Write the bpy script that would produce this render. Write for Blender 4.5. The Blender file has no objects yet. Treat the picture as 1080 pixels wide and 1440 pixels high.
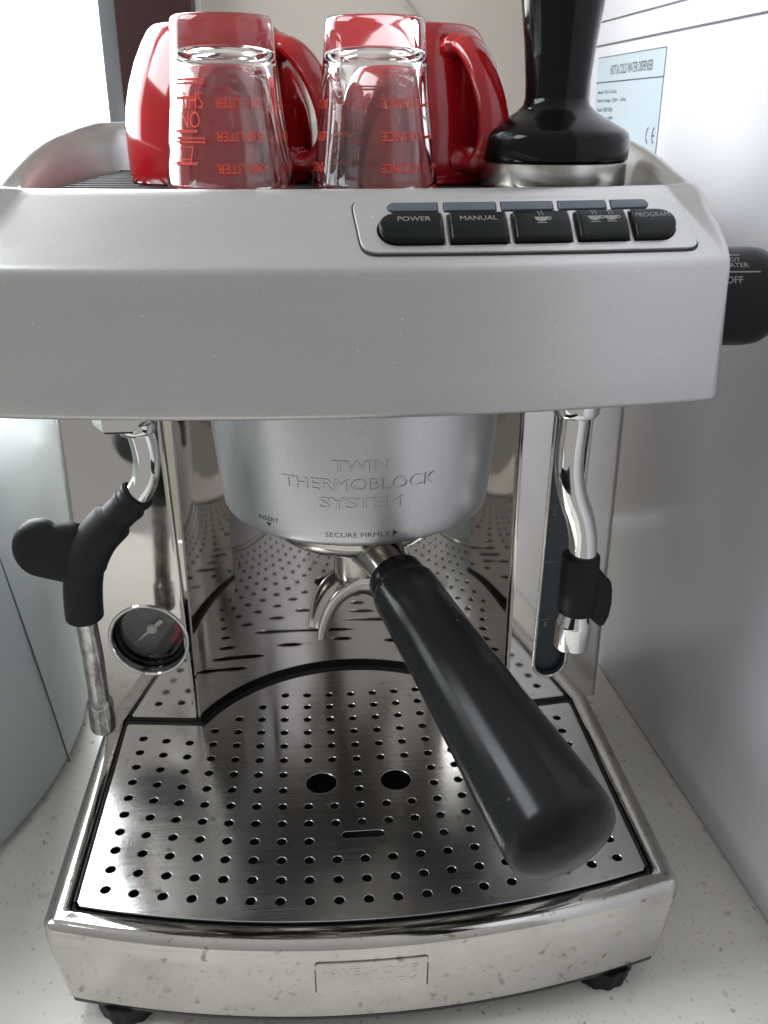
import bpy, bmesh, math, random
from mathutils import Vector, Matrix
random.seed(7)
sc = bpy.context.scene
C = sc.collection
R_ = math.radians
PI = math.pi
MM = 0.001

# ------------------------------------------------------------------ camera
cam_d = bpy.data.cameras.new('camera')
cam = bpy.data.objects.new('camera', cam_d)
C.objects.link(cam)
sc.camera = cam
pitch, yaw = 0.4016626, 0.08408196
fwd = Vector((math.sin(yaw)*math.cos(pitch), math.cos(yaw)*math.cos(pitch), -math.sin(pitch)))
rgt = Vector((math.cos(yaw), -math.sin(yaw), 0))
up = rgt.cross(fwd)
m = Matrix((rgt, up, -fwd)).transposed().to_4x4()
m.translation = Vector((-18.6, -296.8, 304.7))*MM
cam.matrix_world = m
cam_d.sensor_fit = 'VERTICAL'
cam_d.sensor_height = 24
cam_d.lens = 1300/1440*24
cam_d.clip_start = 0.02
cam_d.clip_end = 50
cam_d.dof.use_dof = True
cam_d.dof.focus_distance = 0.365
cam_d.dof.aperture_fstop = 21.7/1.1

# ------------------------------------------------------------------ world, lamps, exposure
w = bpy.data.worlds.new('World')
sc.world = w
w.use_nodes = True
nt = w.node_tree
bg = nt.nodes['Background']
tc = nt.nodes.new('ShaderNodeTexCoord')
sp = nt.nodes.new('ShaderNodeSeparateXYZ')
nt.links.new(tc.outputs['Generated'], sp.inputs[0])
ra = nt.nodes.new('ShaderNodeValToRGB')
mp = nt.nodes.new('ShaderNodeMapRange')
mp.inputs['From Min'].default_value = -1
nt.links.new(sp.outputs['Z'], mp.inputs['Value'])
nt.links.new(mp.outputs[0], ra.inputs[0])
e = ra.color_ramp.elements
e[0].position = 0.0; e[0].color = (0.36, 0.355, 0.35, 1)
e[1].position = 1.0; e[1].color = (0.52, 0.515, 0.51, 1)
k = e.new(0.45); k.color = (0.345, 0.335, 0.33, 1)
k = e.new(0.66); k.color = (0.40, 0.395, 0.39, 1)
nt.links.new(ra.outputs[0], bg.inputs['Color'])
bg.inputs['Strength'].default_value = 1.1


def area(name, loc, target, sx, sy, power, col):
    l = bpy.data.lights.new(name, 'AREA')
    l.shape = 'RECTANGLE'
    l.size, l.size_y = sx, sy
    l.energy = power
    l.color = col
    o = bpy.data.objects.new(name, l)
    C.objects.link(o)
    o.location = loc
    o.rotation_euler = (Vector(target)-Vector(loc)).to_track_quat('-Z', 'Y').to_euler()
    return o


area('added_left_light', (-0.95, 0.05, 0.95), (-0.10, 0.05, 0.0), 0.75, 0.5, 15, (0.92, 0.96, 1.0))  # added unseen lamp for light from high left, no window built there
area('window_daylight', (-0.7065, 0.4985, 0.472), (-0.7065, -1.0, 0.472), 1.084, 0.773, 15, (0.93, 0.97, 1.0))
sc.view_settings.view_transform = 'Standard'
sc.view_settings.look = 'None'
sc.view_settings.exposure = 0.0
sc.view_settings.gamma = 1.0
sc.cycles.use_denoising = True
sc.cycles.max_bounces = 16
sc.cycles.transmission_bounces = 14
sc.cycles.glossy_bounces = 8
sc.cycles.sample_clamp_indirect = 6


# ------------------------------------------------------------------ materials
def mat(name, col, rough=0.5, metal=0.0, **kw):
    mt = bpy.data.materials.new(name)
    mt.use_nodes = True
    b = mt.node_tree.nodes['Principled BSDF']
    b.inputs['Base Color'].default_value = (*col, 1)
    b.inputs['Roughness'].default_value = rough
    b.inputs['Metallic'].default_value = metal
    for k_, v in kw.items():
        b.inputs[k_].default_value = v
    return mt


def nodes(mt):
    return mt.node_tree, mt.node_tree.nodes, mt.node_tree.links, mt.node_tree.nodes['Principled BSDF']


def noise(mt, scale=(1, 1, 1), sc_=100, detail=4, rough=0.6):
    t, n, l, b = nodes(mt)
    tc_ = n.new('ShaderNodeTexCoord')
    mp_ = n.new('ShaderNodeMapping')
    mp_.inputs['Scale'].default_value = scale
    no = n.new('ShaderNodeTexNoise')
    no.inputs['Scale'].default_value = sc_
    no.inputs['Detail'].default_value = detail
    no.inputs['Roughness'].default_value = rough
    l.new(tc_.outputs['Object'], mp_.inputs[0])
    l.new(mp_.outputs[0], no.inputs['Vector'])
    return no.outputs['Fac']


def ramp(mt, src, stops):
    t, n, l, b = nodes(mt)
    r = n.new('ShaderNodeValToRGB')
    el = r.color_ramp.elements
    el[0].position, el[0].color = stops[0][0], (*stops[0][1], 1)
    el[1].position, el[1].color = stops[-1][0], (*stops[-1][1], 1)
    for p, c in stops[1:-1]:
        q = el.new(p); q.color = (*c, 1)
    l.new(src, r.inputs[0])
    return r.outputs[0]


def maprange(mt, src, a, b_, c, d):
    t, n, l, b = nodes(mt)
    r = n.new('ShaderNodeMapRange')
    for i, v in zip(('From Min', 'From Max', 'To Min', 'To Max'), (a, b_, c, d)):
        r.inputs[i].default_value = v
    l.new(src, r.inputs['Value'])
    return r.outputs[0]


def bump(mt, src, strength, dist):
    t, n, l, b = nodes(mt)
    r = n.new('ShaderNodeBump')
    r.inputs['Strength'].default_value = strength
    r.inputs['Distance'].default_value = dist
    l.new(src, r.inputs['Height'])
    if b.inputs['Normal'].links:
        l.new(b.inputs['Normal'].links[0].from_socket, r.inputs['Normal'])
    l.new(r.outputs[0], b.inputs['Normal'])


def link(mt, src, name):
    mt.node_tree.links.new(src, mt.node_tree.nodes['Principled BSDF'].inputs[name])




def overlay(mt, src, stops, base_socket):
    """multiply a base colour by a ramp of src"""
    r = ramp(mt, src, stops)
    mx_ = mt.node_tree.nodes.new('ShaderNodeMixRGB'); mx_.blend_type = 'MULTIPLY'; mx_.inputs[0].default_value = 1
    mt.node_tree.links.new(base_socket, mx_.inputs[1]); mt.node_tree.links.new(r, mx_.inputs[2])
    return mx_.outputs[0]


G = lambda v: (v, v, v)
M = {}
# satin silver paint of the head
m_ = M['silver'] = mat('silver_paint', (0.53, 0.52, 0.50), 0.38, 0.80)
f = noise(m_, (1, 1, 1), 2600, 1)
c0 = ramp(m_, f, [(0.0, (0.49, 0.488, 0.48)), (0.62, (0.54, 0.538, 0.53)), (0.74, (0.63, 0.625, 0.62))])
link(m_, overlay(m_, noise(m_, (1, 1, 1), 620, 1, 0.4), [(0.0, G(1)), (0.785, G(1)), (0.82, G(1.4))], overlay(m_, noise(m_, (0.15, 1, 1), 16, 6, 0.65), [(0.3, G(0.93)), (0.7, G(1.03))], c0)), 'Base Color')
bump(m_, noise(m_, (0.05, 1, 1), 700, 3), 0.05, 0.0003)
f2 = noise(m_, (0.35, 1, 1), 26, 5)
link(m_, maprange(m_, f2, 0.3, 0.75, 0.32, 0.42), 'Roughness')
bump(m_, noise(m_, (1, 1, 1), 1500, 2), 0.10, 0.0003)
# group shroud, cooler and finer
m_ = M['shroud'] = mat('shroud_silver', (0.60, 0.61, 0.62), 0.34, 0.85)
f = noise(m_, (1, 1, 1), 3200, 1)
link(m_, ramp(m_, f, [(0.0, (0.50, 0.505, 0.51)), (0.6, (0.60, 0.605, 0.61)), (0.74, (0.82, 0.82, 0.83))]), 'Base Color')
bump(m_, noise(m_, (1, 1, 1), 1700, 2), 0.10, 0.0003)
# mirror steel with smears
m_ = M['mirror'] = mat('mirror_steel', (0.66, 0.635, 0.60), 0.06, 1.0)
f = noise(m_, (1, 1, 1), 38, 6, 0.7)
link(m_, maprange(m_, f, 0.42, 0.8, 0.045, 0.16), 'Roughness')
bump(m_, noise(m_, (1, 1, 1), 14, 2), 0.05, 0.004)
M['mirror_brown'] = mat('splash_steel', (0.52, 0.49, 0.46), 0.045, 1.0)
bump(M['mirror_brown'], noise(M['mirror_brown'], (1, 1, 1), 14, 2), 0.04, 0.004)
# base shell: worn polished steel with brown water spots
m_ = M['shell'] = mat('worn_steel', (0.68, 0.66, 0.62), 0.16, 1.0)
f = noise(m_, (1, 1, 1), 170, 2, 0.5)
spots = ramp(m_, f, [(0.0, (1, 1, 1)), (0.64, (1, 1, 1)), (0.71, (0.66, 0.60, 0.54)), (0.78, (0.42, 0.36, 0.30))])
cloud = ramp(m_, noise(m_, (1, 1, 1), 32, 5, 0.6), [(0.35, (0.50, 0.485, 0.455)), (0.7, (0.60, 0.585, 0.555))])
mx = m_.node_tree.nodes.new('ShaderNodeMixRGB'); mx.blend_type = 'MULTIPLY'; mx.inputs[0].default_value = 1
m_.node_tree.links.new(cloud, mx.inputs[1]); m_.node_tree.links.new(spots, mx.inputs[2])
link(m_, mx.outputs[0], 'Base Color')
f2 = noise(m_, (1, 1, 1), 60, 6, 0.7)
link(m_, maprange(m_, f2, 0.35, 0.72, 0.07, 0.15), 'Roughness')
bump(m_, noise(m_, (1, 1, 1), 25, 2), 0.04, 0.002)
bump(m_, noise(m_, (1, 1, 0.02), 1800, 3), 0.05, 0.0002)
# brushed grate
m_ = M['brushed'] = mat('brushed_steel', (0.62, 0.615, 0.61), 0.2, 1.0)
f = noise(m_, (0.012, 1, 1), 2600, 3, 0.7)
bump(m_, f, 0.16, 0.0002)
link(m_, maprange(m_, noise(m_, (0.03, 1, 1), 900, 4), 0.3, 0.75, 0.18, 0.27), 'Roughness')
f3 = noise(m_, (1, 0.06, 1), 55, 3, 0.6)
c0 = ramp(m_, f3, [(0.3, (0.64, 0.635, 0.63)), (0.75, (0.74, 0.735, 0.725))])
link(m_, overlay(m_, noise(m_, (1, 1, 1), 140, 2, 0.5), [(0.0, G(1)), (0.66, G(1)), (0.70, (0.86, 0.84, 0.81)), (0.76, (0.66, 0.62, 0.57))], c0), 'Base Color')
m_ = M['brushed_ring'] = mat('brushed_ring_steel', (0.60, 0.57, 0.52), 0.24, 1.0)
bump(m_, noise(m_, (1, 1, 0.02), 1500, 3), 0.12, 0.0002)
link(m_, ramp(m_, noise(m_, (1, 1, 0.1), 60, 2), [(0.35, (0.40, 0.385, 0.355)), (0.65, (0.62, 0.605, 0.575))]), 'Base Color')
m_ = M['chrome'] = mat('chrome', (0.80, 0.79, 0.77), 0.035, 1.0)
bump(m_, noise(m_, (1, 1, 1), 90, 2), 0.06, 0.0012)
M['steel_tube'] = mat('dull_steel', (0.50, 0.49, 0.47), 0.15, 1.0)
bump(M['steel_tube'], noise(M['steel_tube'], (1, 1, 1), 170, 3), 0.14, 0.0008)
link(M['steel_tube'], ramp(M['steel_tube'], noise(M['steel_tube'], (1, 1, 0.6), 260, 4), [(0.35, (0.30, 0.29, 0.28)), (0.6, (0.58, 0.57, 0.55))]), 'Base Color')
m_ = M['filter_metal'] = mat('portafilter_metal', (0.50, 0.475, 0.435), 0.13, 1.0)
link(m_, maprange(m_, noise(m_, (1, 1, 1), 120, 4), 0.3, 0.7, 0.08, 0.24), 'Roughness')
# black plastics
m_ = M['handle'] = mat('black_handle_plastic', (0.010, 0.012, 0.013), 0.25, 0.0, **{'Specular IOR Level': 0.15})
v = noise(m_, (1, 1, 1), 700, 0)
link(m_, ramp(m_, v, [(0.0, (0.010, 0.011, 0.0115)), (0.84, (0.011, 0.012, 0.0125)), (0.90, (0.10, 0.10, 0.10))]), 'Base Color')
link(m_, maprange(m_, noise(m_, (1, 1, 1), 60, 8, 0.75), 0.35, 0.7, 0.15, 0.26), 'Roughness')
bump(m_, noise(m_, (1, 1, 1), 60, 2), 0.05, 0.001)
M['rubber'] = mat('black_rubber', (0.011, 0.012, 0.013), 0.5, 0.0, **{'Specular IOR Level': 0.22})
bump(M['rubber'], noise(M['rubber'], (1, 1, 1), 1300, 2), 0.08, 0.0002)
M['under_grey'] = mat('grey_underside', (0.18, 0.175, 0.17), 0.5)
M['black'] = mat('black_plastic', (0.013, 0.013, 0.013), 0.36)
M['button'] = mat('black_button', (0.007, 0.009, 0.009), 0.28, 0.0, **{'Specular IOR Level': 0.18})
M['gasket'] = mat('black_gasket', (0.011, 0.012, 0.014), 0.42)
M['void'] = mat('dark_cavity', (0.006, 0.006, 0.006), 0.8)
M['tamper_black'] = mat('gloss_black', (0.004, 0.004, 0.004), 0.12, 0.0, **{'Specular IOR Level': 0.2})
m_ = M['lens'] = mat('smoke_lens', (0.075, 0.095, 0.115), 0.32, 0.0)
M['window_plastic'] = mat('smoked_window', (0.035, 0.050, 0.058), 0.16, 0.0)
M['print_grey'] = mat('grey_print', (0.23, 0.23, 0.22), 0.6)
M['print_white'] = mat('white_print', (0.30, 0.30, 0.29), 0.6)
M['print_dark'] = mat('dark_print', (0.03, 0.03, 0.03), 0.6)
M['red_led'] = mat('red_float', (0.32, 0.008, 0.012), 0.25)
M['needle'] = mat('needle_grey', (0.85, 0.83, 0.80), 0.4)
M['dial'] = mat('dial_face', (0.022, 0.024, 0.027), 0.4)
M['dial_red'] = mat('dial_red', (0.5, 0.03, 0.03), 0.5)
m_ = M['red_ceramic'] = mat('red_glaze', (0.36, 0.008, 0.012), 0.10, 0.0, **{'Coat Weight': 0.2, 'Coat Roughness': 0.04})
link(m_, ramp(m_, noise(m_, (1, 1, 1), 40, 4), [(0.3, (0.30, 0.005, 0.008)), (0.7, (0.37, 0.006, 0.011))]), 'Base Color')
M['glass'] = mat('clear_glass', (1, 1, 1), 0.0, 0.0, **{'Transmission Weight': 1.0, 'IOR': 1.48})
M['cover_glass'] = mat('gauge_glass', (1, 1, 1), 0.0, 0.0, **{'Transmission Weight': 1.0, 'IOR': 1.45})
M['red_print'] = mat('red_enamel_print', (0.72, 0.055, 0.03), 0.5)
# room
m_ = M['counter'] = mat('speckled_solid_surface', (0.74, 0.72, 0.67), 0.22)
t, n, l, b = nodes(m_)
tc_ = n.new('ShaderNodeTexCoord')
base = ramp(m_, noise(m_, (1, 1, 1), 18, 4), [(0.3, (0.77, 0.75, 0.70)), (0.7, (0.84, 0.82, 0.77))])
last = base
for sc_, th, col, w_, seed in ((62, 0.17, (0.38, 0.30, 0.21), 0.36, 0.0), (115, 0.15, (0.14, 0.11, 0.08), 0.5, 3.1), (210, 0.19, (0.40, 0.32, 0.22), 0.42, 7.7), (55, 0.12, (0.50, 0.45, 0.36), 0.35, 5.0), (330, 0.20, (0.28, 0.21, 0.14), 0.4, 11.0)):
    mp_ = n.new('ShaderNodeMapping'); mp_.inputs['Location'].default_value = (seed, seed*0.7, 0)
    mp_.inputs['Scale'].default_value = (1.0, 0.8, 1)
    l.new(tc_.outputs['Object'], mp_.inputs[0])
    wn = n.new('ShaderNodeTexNoise'); wn.inputs['Scale'].default_value = sc_*4.5; wn.inputs['Detail'].default_value = 2
    l.new(mp_.outputs[0], wn.inputs['Vector'])
    ad = n.new('ShaderNodeMixRGB'); ad.blend_type = 'ADD'; ad.inputs[0].default_value = 0.004
    l.new(mp_.outputs[0], ad.inputs[1]); l.new(wn.outputs['Color'], ad.inputs[2])
    vo = n.new('ShaderNodeTexVoronoi'); vo.voronoi_dimensions = '2D'; vo.inputs['Scale'].default_value = sc_; vo.inputs['Randomness'].default_value = 1
    l.new(ad.outputs[0], vo.inputs['Vector'])
    pick = n.new('ShaderNodeSeparateColor'); l.new(vo.outputs['Color'], pick.inputs[0])
    lt = n.new('ShaderNodeMath'); lt.operation = 'LESS_THAN'; lt.inputs[1].default_value = 0.42
    l.new(pick.outputs[0], lt.inputs[0])
    thr = n.new('ShaderNodeMath'); thr.operation = 'MULTIPLY'; thr.inputs[1].default_value = th
    l.new(pick.outputs[1], thr.inputs[0])
    sm = n.new('ShaderNodeMapRange'); sm.inputs['From Min'].default_value = 0.0
    sub = n.new('ShaderNodeMath'); sub.operation = 'SUBTRACT'
    l.new(thr.outputs[0], sub.inputs[0]); l.new(vo.outputs['Distance'], sub.inputs[1])
    l.new(sub.outputs[0], sm.inputs['Value']); sm.inputs['From Max'].default_value = 0.05
    mu = n.new('ShaderNodeMath'); mu.operation = 'MULTIPLY'; l.new(sm.outputs[0], mu.inputs[0]); l.new(lt.outputs[0], mu.inputs[1])
    mw = n.new('ShaderNodeMath'); mw.operation = 'MULTIPLY'; mw.inputs[1].default_value = w_; l.new(mu.outputs[0], mw.inputs[0])
    mx = n.new('ShaderNodeMixRGB'); l.new(mw.outputs[0], mx.inputs[0]); l.new(last, mx.inputs[1]); mx.inputs[2].default_value = (*col, 1)
    last = mx.outputs[0]
l.new(last, b.inputs['Base Color'])
M['wall'] = mat('cream_wall', (0.60, 0.55, 0.48), 0.75)
bump(M['wall'], noise(M['wall'], (1, 1, 1), 120, 4), 0.1, 0.001)
M['white_gloss'] = mat('white_gloss_panel', (0.68, 0.68, 0.72), 0.20, 0.0, **{'Specular IOR Level': 0.5})
bump(M['white_gloss'], noise(M['white_gloss'], (1, 1, 1), 5, 2), 0.06, 0.01)
M['groove'] = mat('groove_grey', (0.16, 0.16, 0.17), 0.6)
M['sticker'] = mat('pale_blue_sticker', (0.44, 0.52, 0.56), 0.4)
M['sticker_ink'] = mat('sticker_ink', (0.03, 0.035, 0.05), 0.5)
M['mint'] = mat('pale_mint_plastic', (0.53, 0.59, 0.605), 0.42, 0.0)
M['dark_lid'] = mat('dark_lid', (0.035, 0.03, 0.035), 0.35)
M['seam'] = mat('dark_seam', (0.10, 0.14, 0.14), 0.7)  # dark colour of the canister's seam line
M['brown_frame'] = mat('dark_brown_frame', (0.040, 0.016, 0.014), 0.32)
bump(M['brown_frame'], noise(M['brown_frame'], (1, 1, 0.03), 220, 3), 0.15, 0.001)
M['alu'] = mat('aluminium_strip', (0.30, 0.32, 0.34), 0.35, 0.8)
M['white_bead'] = mat('white_bead', (0.75, 0.73, 0.70), 0.5)
M['cord'] = mat('pale_cord', (0.50, 0.47, 0.42), 0.6)
M['pane'] = mat('window_pane', (1, 1, 1), 0.0, 0.0, **{'Transmission Weight': 1.0, 'IOR': 1.02})
m_ = M['sky'] = bpy.data.materials.new('bright_sky'); m_.use_nodes = True
n = m_.node_tree.nodes; n.clear()
em = n.new('ShaderNodeEmission'); em.inputs[0].default_value = (0.93, 0.97, 1.0, 1); em.inputs[1].default_value = 6.0
ou = n.new('ShaderNodeOutputMaterial'); m_.node_tree.links.new(em.outputs[0], ou.inputs[0])


# ------------------------------------------------------------------ mesh helpers (all lengths in millimetres)
def origin(p):
    o = Vector((0, 0, 0))
    while p:
        o += p.location
        p = p.parent
    return o


def obj(name, V, F, m_, parent=None, smooth=35, loc=None):
    me = bpy.data.meshes.new(name)
    off = origin(parent)
    o = bpy.data.objects.new(name, me)
    if loc is not None:
        o.location = Vector(loc)*MM - off
        off = Vector(loc)*MM
    me.from_pydata([tuple(Vector(v)*MM-off) for v in V], [], F)
    me.materials.append(m_)
    bm = bmesh.new(); bm.from_mesh(me)
    bmesh.ops.remove_doubles(bm, verts=bm.verts, dist=1e-7)
    bmesh.ops.recalc_face_normals(bm, faces=bm.faces)
    bm.to_mesh(me); bm.free()
    if smooth:
        me.shade_smooth()
        me.set_sharp_from_angle(angle=R_(smooth))
    C.objects.link(o)
    if parent:
        o.parent = parent
    return o


def thing(name, label, cat, loc, group=None):
    o = bpy.data.objects.new(name, None)
    o.empty_display_size = 0.02
    o.location = Vector(loc)*MM
    C.objects.link(o)
    o['label'] = label; o['category'] = cat
    if group:
        o['group'] = group
    return o


def tag(o, label, cat):
    o['label'] = label; o['category'] = cat
    return o


def structure(o):
    o['kind'] = 'structure'
    return o


def join(*parts):
    V, F = [], []
    for v, f_ in parts:
        n_ = len(V)
        V += list(v); F += [tuple(i+n_ for i in q) for q in f_]
    return V, F


def box(x0, x1, y0, y1, z0, z1, bev=0.0, seg=2, fn=None):
    bm = bmesh.new()
    vs = [bm.verts.new((x, y, z)) for x in (x0, x1) for y in (y0, y1) for z in (z0, z1)]
    for q in ((0, 1, 3, 2), (4, 6, 7, 5), (0, 4, 5, 1), (2, 3, 7, 6), (0, 2, 6, 4), (1, 5, 7, 3)):
        bm.faces.new([vs[i] for i in q])
    if bev:
        bmesh.ops.bevel(bm, geom=bm.edges[:]+bm.verts[:], offset=bev, segments=seg, profile=0.6, affect='EDGES', clamp_overlap=True)
    bm.verts.index_update()
    V = [v.co.copy() for v in bm.verts]
    F = [tuple(v.index for v in f_.verts) for f_ in bm.faces]
    bm.free()
    if fn:
        V = [fn(*v) for v in V]
    return V, F


def frame(o, z, x=None):
    """matrix with local z along z"""
    z = Vector(z).normalized()
    if x is None:
        x = Vector((1, 0, 0)) if abs(z.x) < 0.9 else Vector((0, 1, 0))
    x = (Vector(x)-z*Vector(x).dot(z)).normalized()
    y = z.cross(x)
    mm = Matrix((x, y, z)).transposed().to_4x4()
    mm.translation = Vector(o)
    return mm


def lathe(prof, mtx=None, n=64, cap0=True, cap1=True):
    V, F = [], []
    for r, z in prof:
        for i in range(n):
            a = 2*PI*i/n
            V.append(Vector((r*math.cos(a), r*math.sin(a), z)))
    for j in range(len(prof)-1):
        for i in range(n):
            k_ = (i+1) % n
            F.append((j*n+i, j*n+k_, (j+1)*n+k_, (j+1)*n+i))
    if cap0: F.append(tuple(range(n))[::-1])
    if cap1: F.append(tuple((len(prof)-1)*n+i for i in range(n)))
    if mtx is not None:
        V = [mtx @ v for v in V]
    return V, F


def smooth_path(P, per=6):
    P = [Vector(p) for p in P]
    out = []
    n_ = len(P)
    for i in range(n_-1):
        p0 = P[max(i-1, 0)]; p1 = P[i]; p2 = P[i+1]; p3 = P[min(i+2, n_-1)]
        for k_ in range(per):
            t_ = k_/per
            out.append(0.5*((2*p1)+(-p0+p2)*t_+(2*p0-5*p1+4*p2-p3)*t_*t_+(-p0+3*p1-3*p2+p3)*t_**3))
    out.append(P[-1])
    return out


def tube(P, rad, n=20, sx=1.0, ref=None, closed=False, caps=True, fall=None):
    """sweep an ellipse along P; rad is a number or list; sx flattens along the binormal"""
    P = [Vector(p) for p in P]
    L = len(P)
    if not hasattr(rad, '__len__'):
        rad = [rad]*L
    T = []
    for i in range(L):
        a = P[(i-1) % L] if closed else P[max(i-1, 0)]
        c = P[(i+1) % L] if closed else P[min(i+1, L-1)]
        T.append((c-a).normalized())
    nrm = Vector(ref) if ref is not None else (Vector((0, 0, 1)) if abs(T[0].z) < 0.9 else Vector((1, 0, 0)))
    V, F = [], []
    for i in range(L):
        nrm = (nrm-T[i]*nrm.dot(T[i])).normalized()
        bn = T[i].cross(nrm)
        for k_ in range(n):
            a = 2*PI*k_/n
            V.append(P[i]+nrm*(rad[i]*math.cos(a)*sx)+bn*(rad[i]*math.sin(a)))
        if ref is not None:
            nrm = Vector(ref)
    for j in range(L if closed else L-1):
        j2 = (j+1) % L
        for k_ in range(n):
            q = (k_+1) % n
            F.append((j*n+k_, j*n+q, j2*n+q, j2*n+k_))
    if caps and not closed:
        F.append(tuple(range(n))[::-1]); F.append(tuple((L-1)*n+k_ for k_ in range(n)))
    return V, F


def flat(splines, depth, bev=0.0, res=1):
    """filled 2-D outline with holes, extruded; splines are lists of 2-D points"""
    cu = bpy.data.curves.new('outline', 'CURVE')
    cu.dimensions = '2D'; cu.fill_mode = 'BOTH'
    cu.extrude = max(depth/2-bev, 0)
    cu.bevel_depth = bev
    cu.bevel_resolution = res
    cu.offset = -bev
    for s in splines:
        sp_ = cu.splines.new('POLY')
        sp_.points.add(len(s)-1)
        for p, q in zip(sp_.points, s):
            p.co = (q[0], q[1], 0, 1)
        sp_.use_cyclic_u = True
    o = bpy.data.objects.new('outline', cu)
    C.objects.link(o)
    me = bpy.data.meshes.new_from_object(o.evaluated_get(bpy.context.evaluated_depsgraph_get()))
    V = [v_.co.copy() for v_ in me.vertices]
    F = [tuple(p.vertices) for p in me.polygons]
    bpy.data.objects.remove(o); bpy.data.curves.remove(cu); bpy.data.meshes.remove(me)
    return V, F


def refine(V, F, maxlen=4.0, times=4):
    bm = bmesh.new()
    vs = [bm.verts.new(v_) for v_ in V]
    for f_ in F:
        try: bm.faces.new([vs[i] for i in f_])
        except ValueError: pass
    for _ in range(times):
        bmesh.ops.triangulate(bm, faces=bm.faces[:])
        ed = [e_ for e_ in bm.edges if e_.calc_length() > maxlen]
        if not ed: break
        bmesh.ops.subdivide_edges(bm, edges=ed, cuts=1)
    bmesh.ops.triangulate(bm, faces=bm.faces[:])
    bm.verts.index_update()
    out_ = [v_.co.copy() for v_ in bm.verts], [tuple(v_.index for v_ in f_.verts) for f_ in bm.faces]
    bm.free()
    return out_


def text(body, wd, ht, fn, d=0.12, bold=0.0, bev=0.0, tri=False):
    """text fitted to a wd x ht box centred on 0,0, thickness d, mapped by fn(u, v, n)"""
    cu = bpy.data.curves.new('writing', 'FONT')
    cu.body = body; cu.size = 10; cu.extrude = 0.5
    cu.offset = bold; cu.resolution_u = 3
    cu.bevel_depth = bev
    o = bpy.data.objects.new('writing', cu)
    C.objects.link(o)
    me = bpy.data.meshes.new_from_object(o.evaluated_get(bpy.context.evaluated_depsgraph_get()))
    V = [v_.co.copy() for v_ in me.vertices]
    F = [tuple(p.vertices) for p in me.polygons]
    bpy.data.objects.remove(o); bpy.data.curves.remove(cu); bpy.data.meshes.remove(me)
    xs = [v_.x for v_ in V]; ys = [v_.y for v_ in V]
    x0, x1, y0, y1 = min(xs), max(xs), min(ys), max(ys)
    zs = [v_.z for v_ in V]; z0, z1 = min(zs), max(zs)
    sx = wd/(x1-x0); sy = ht/(y1-y0) if ht else sx
    return [fn((v_.x-(x0+x1)/2)*sx, (v_.y-(y0+y1)/2)*sy, (v_.z-z0)/(z1-z0)*d) for v_ in V], F


def text_edge(body, wd, ht, fn, d=0.2, th=0.2):
    cu = bpy.data.curves.new('writing', 'FONT')
    cu.body = body; cu.size = 10; cu.resolution_u = 3
    cu.fill_mode = 'NONE'; cu.bevel_depth = th; cu.bevel_resolution = 0
    o = bpy.data.objects.new('writing', cu)
    C.objects.link(o)
    me = bpy.data.meshes.new_from_object(o.evaluated_get(bpy.context.evaluated_depsgraph_get()))
    V = [v_.co.copy() for v_ in me.vertices]
    F = [tuple(p.vertices) for p in me.polygons]
    bpy.data.objects.remove(o); bpy.data.curves.remove(cu); bpy.data.meshes.remove(me)
    xs = [v_.x for v_ in V]; ys = [v_.y for v_ in V]
    x0, x1, y0, y1 = min(xs), max(xs), min(ys), max(ys)
    return [fn((v_.x-(x0+x1)/2)*wd/(x1-x0), (v_.y-(y0+y1)/2)*ht/(y1-y0), v_.z/th*d) for v_ in V], F


def circle(cx, cy, r, n=20, r2=None):
    r2 = r2 or r
    return [(cx+r*math.cos(2*PI*i/n), cy+r2*math.sin(2*PI*i/n)) for i in range(n)]


def rrect(x0, x1, y0, y1, r, n=6):
    P = []
    for cx, cy, a in ((x1-r, y1-r, 0), (x0+r, y1-r, 90), (x0+r, y0+r, 180), (x1-r, y0+r, 270)):
        for i in range(n+1):
            t_ = R_(a+90*i/n)
            P.append((cx+r*math.cos(t_), cy+r*math.sin(t_)))
    return P


def densify(P, step=3.0):
    o_ = []
    for i in range(len(P)):
        a = Vector((*P[i], 0)); b_ = Vector((*P[(i+1) % len(P)], 0))
        k_ = max(1, int((b_-a).length//step))
        for j in range(k_):
            q = a+(b_-a)*(j/k_); o_.append((q.x, q.y))
    return o_


# ------------------------------------------------------------------ the surroundings
ZC = -58.0
structure(obj('counter', *box(-1200, 900, -225, 500, ZC-30, ZC, 3), M['counter'], smooth=30))
# cream wall with a window opening at left (x < -92)
WY = 500
wall = structure(obj('back_wall', *join(box(-93, 1100, WY, WY+60, ZC, 1300), box(-1300, -93, WY, WY+60, 900, 1300),
                                         box(-1300, -93, WY+8, WY+60, ZC, 62)), M['wall']))
structure(obj('sky', *box(-2600, 700, 1300, 1305, -500, 2300), M['sky'], smooth=0))
wf = thing('window_frame', 'dark brown window frame with a thin grey strip along the bright glass, behind the machine at left', 'window frame', (-130, WY-10, 60))
obj('frame_post', *box(-150, -94, WY-24, WY+40, 60, 900, 2), M['brown_frame'], wf)
obj('frame_rail', *box(-1250, -150, WY-24, WY+40, 60, 84, 2), M['brown_frame'], wf)
obj('frame_head', *box(-1250, -150, WY-24, WY+40, 860, 899, 2), M['brown_frame'], wf)
obj('metal_strip', *box(-163, -150.4, WY-16, WY+10, 84.4, 859, 1), M['alu'], wf)
obj('edge_bead', *box(-93.6, -89, WY-6, WY-0.4, 60, 900, 0.8), M['white_bead'], wf)
obj('pane', *box(-1249, -163.4, WY+2, WY+5, 84.6, 859), M['pane'], wf, smooth=0)
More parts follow.
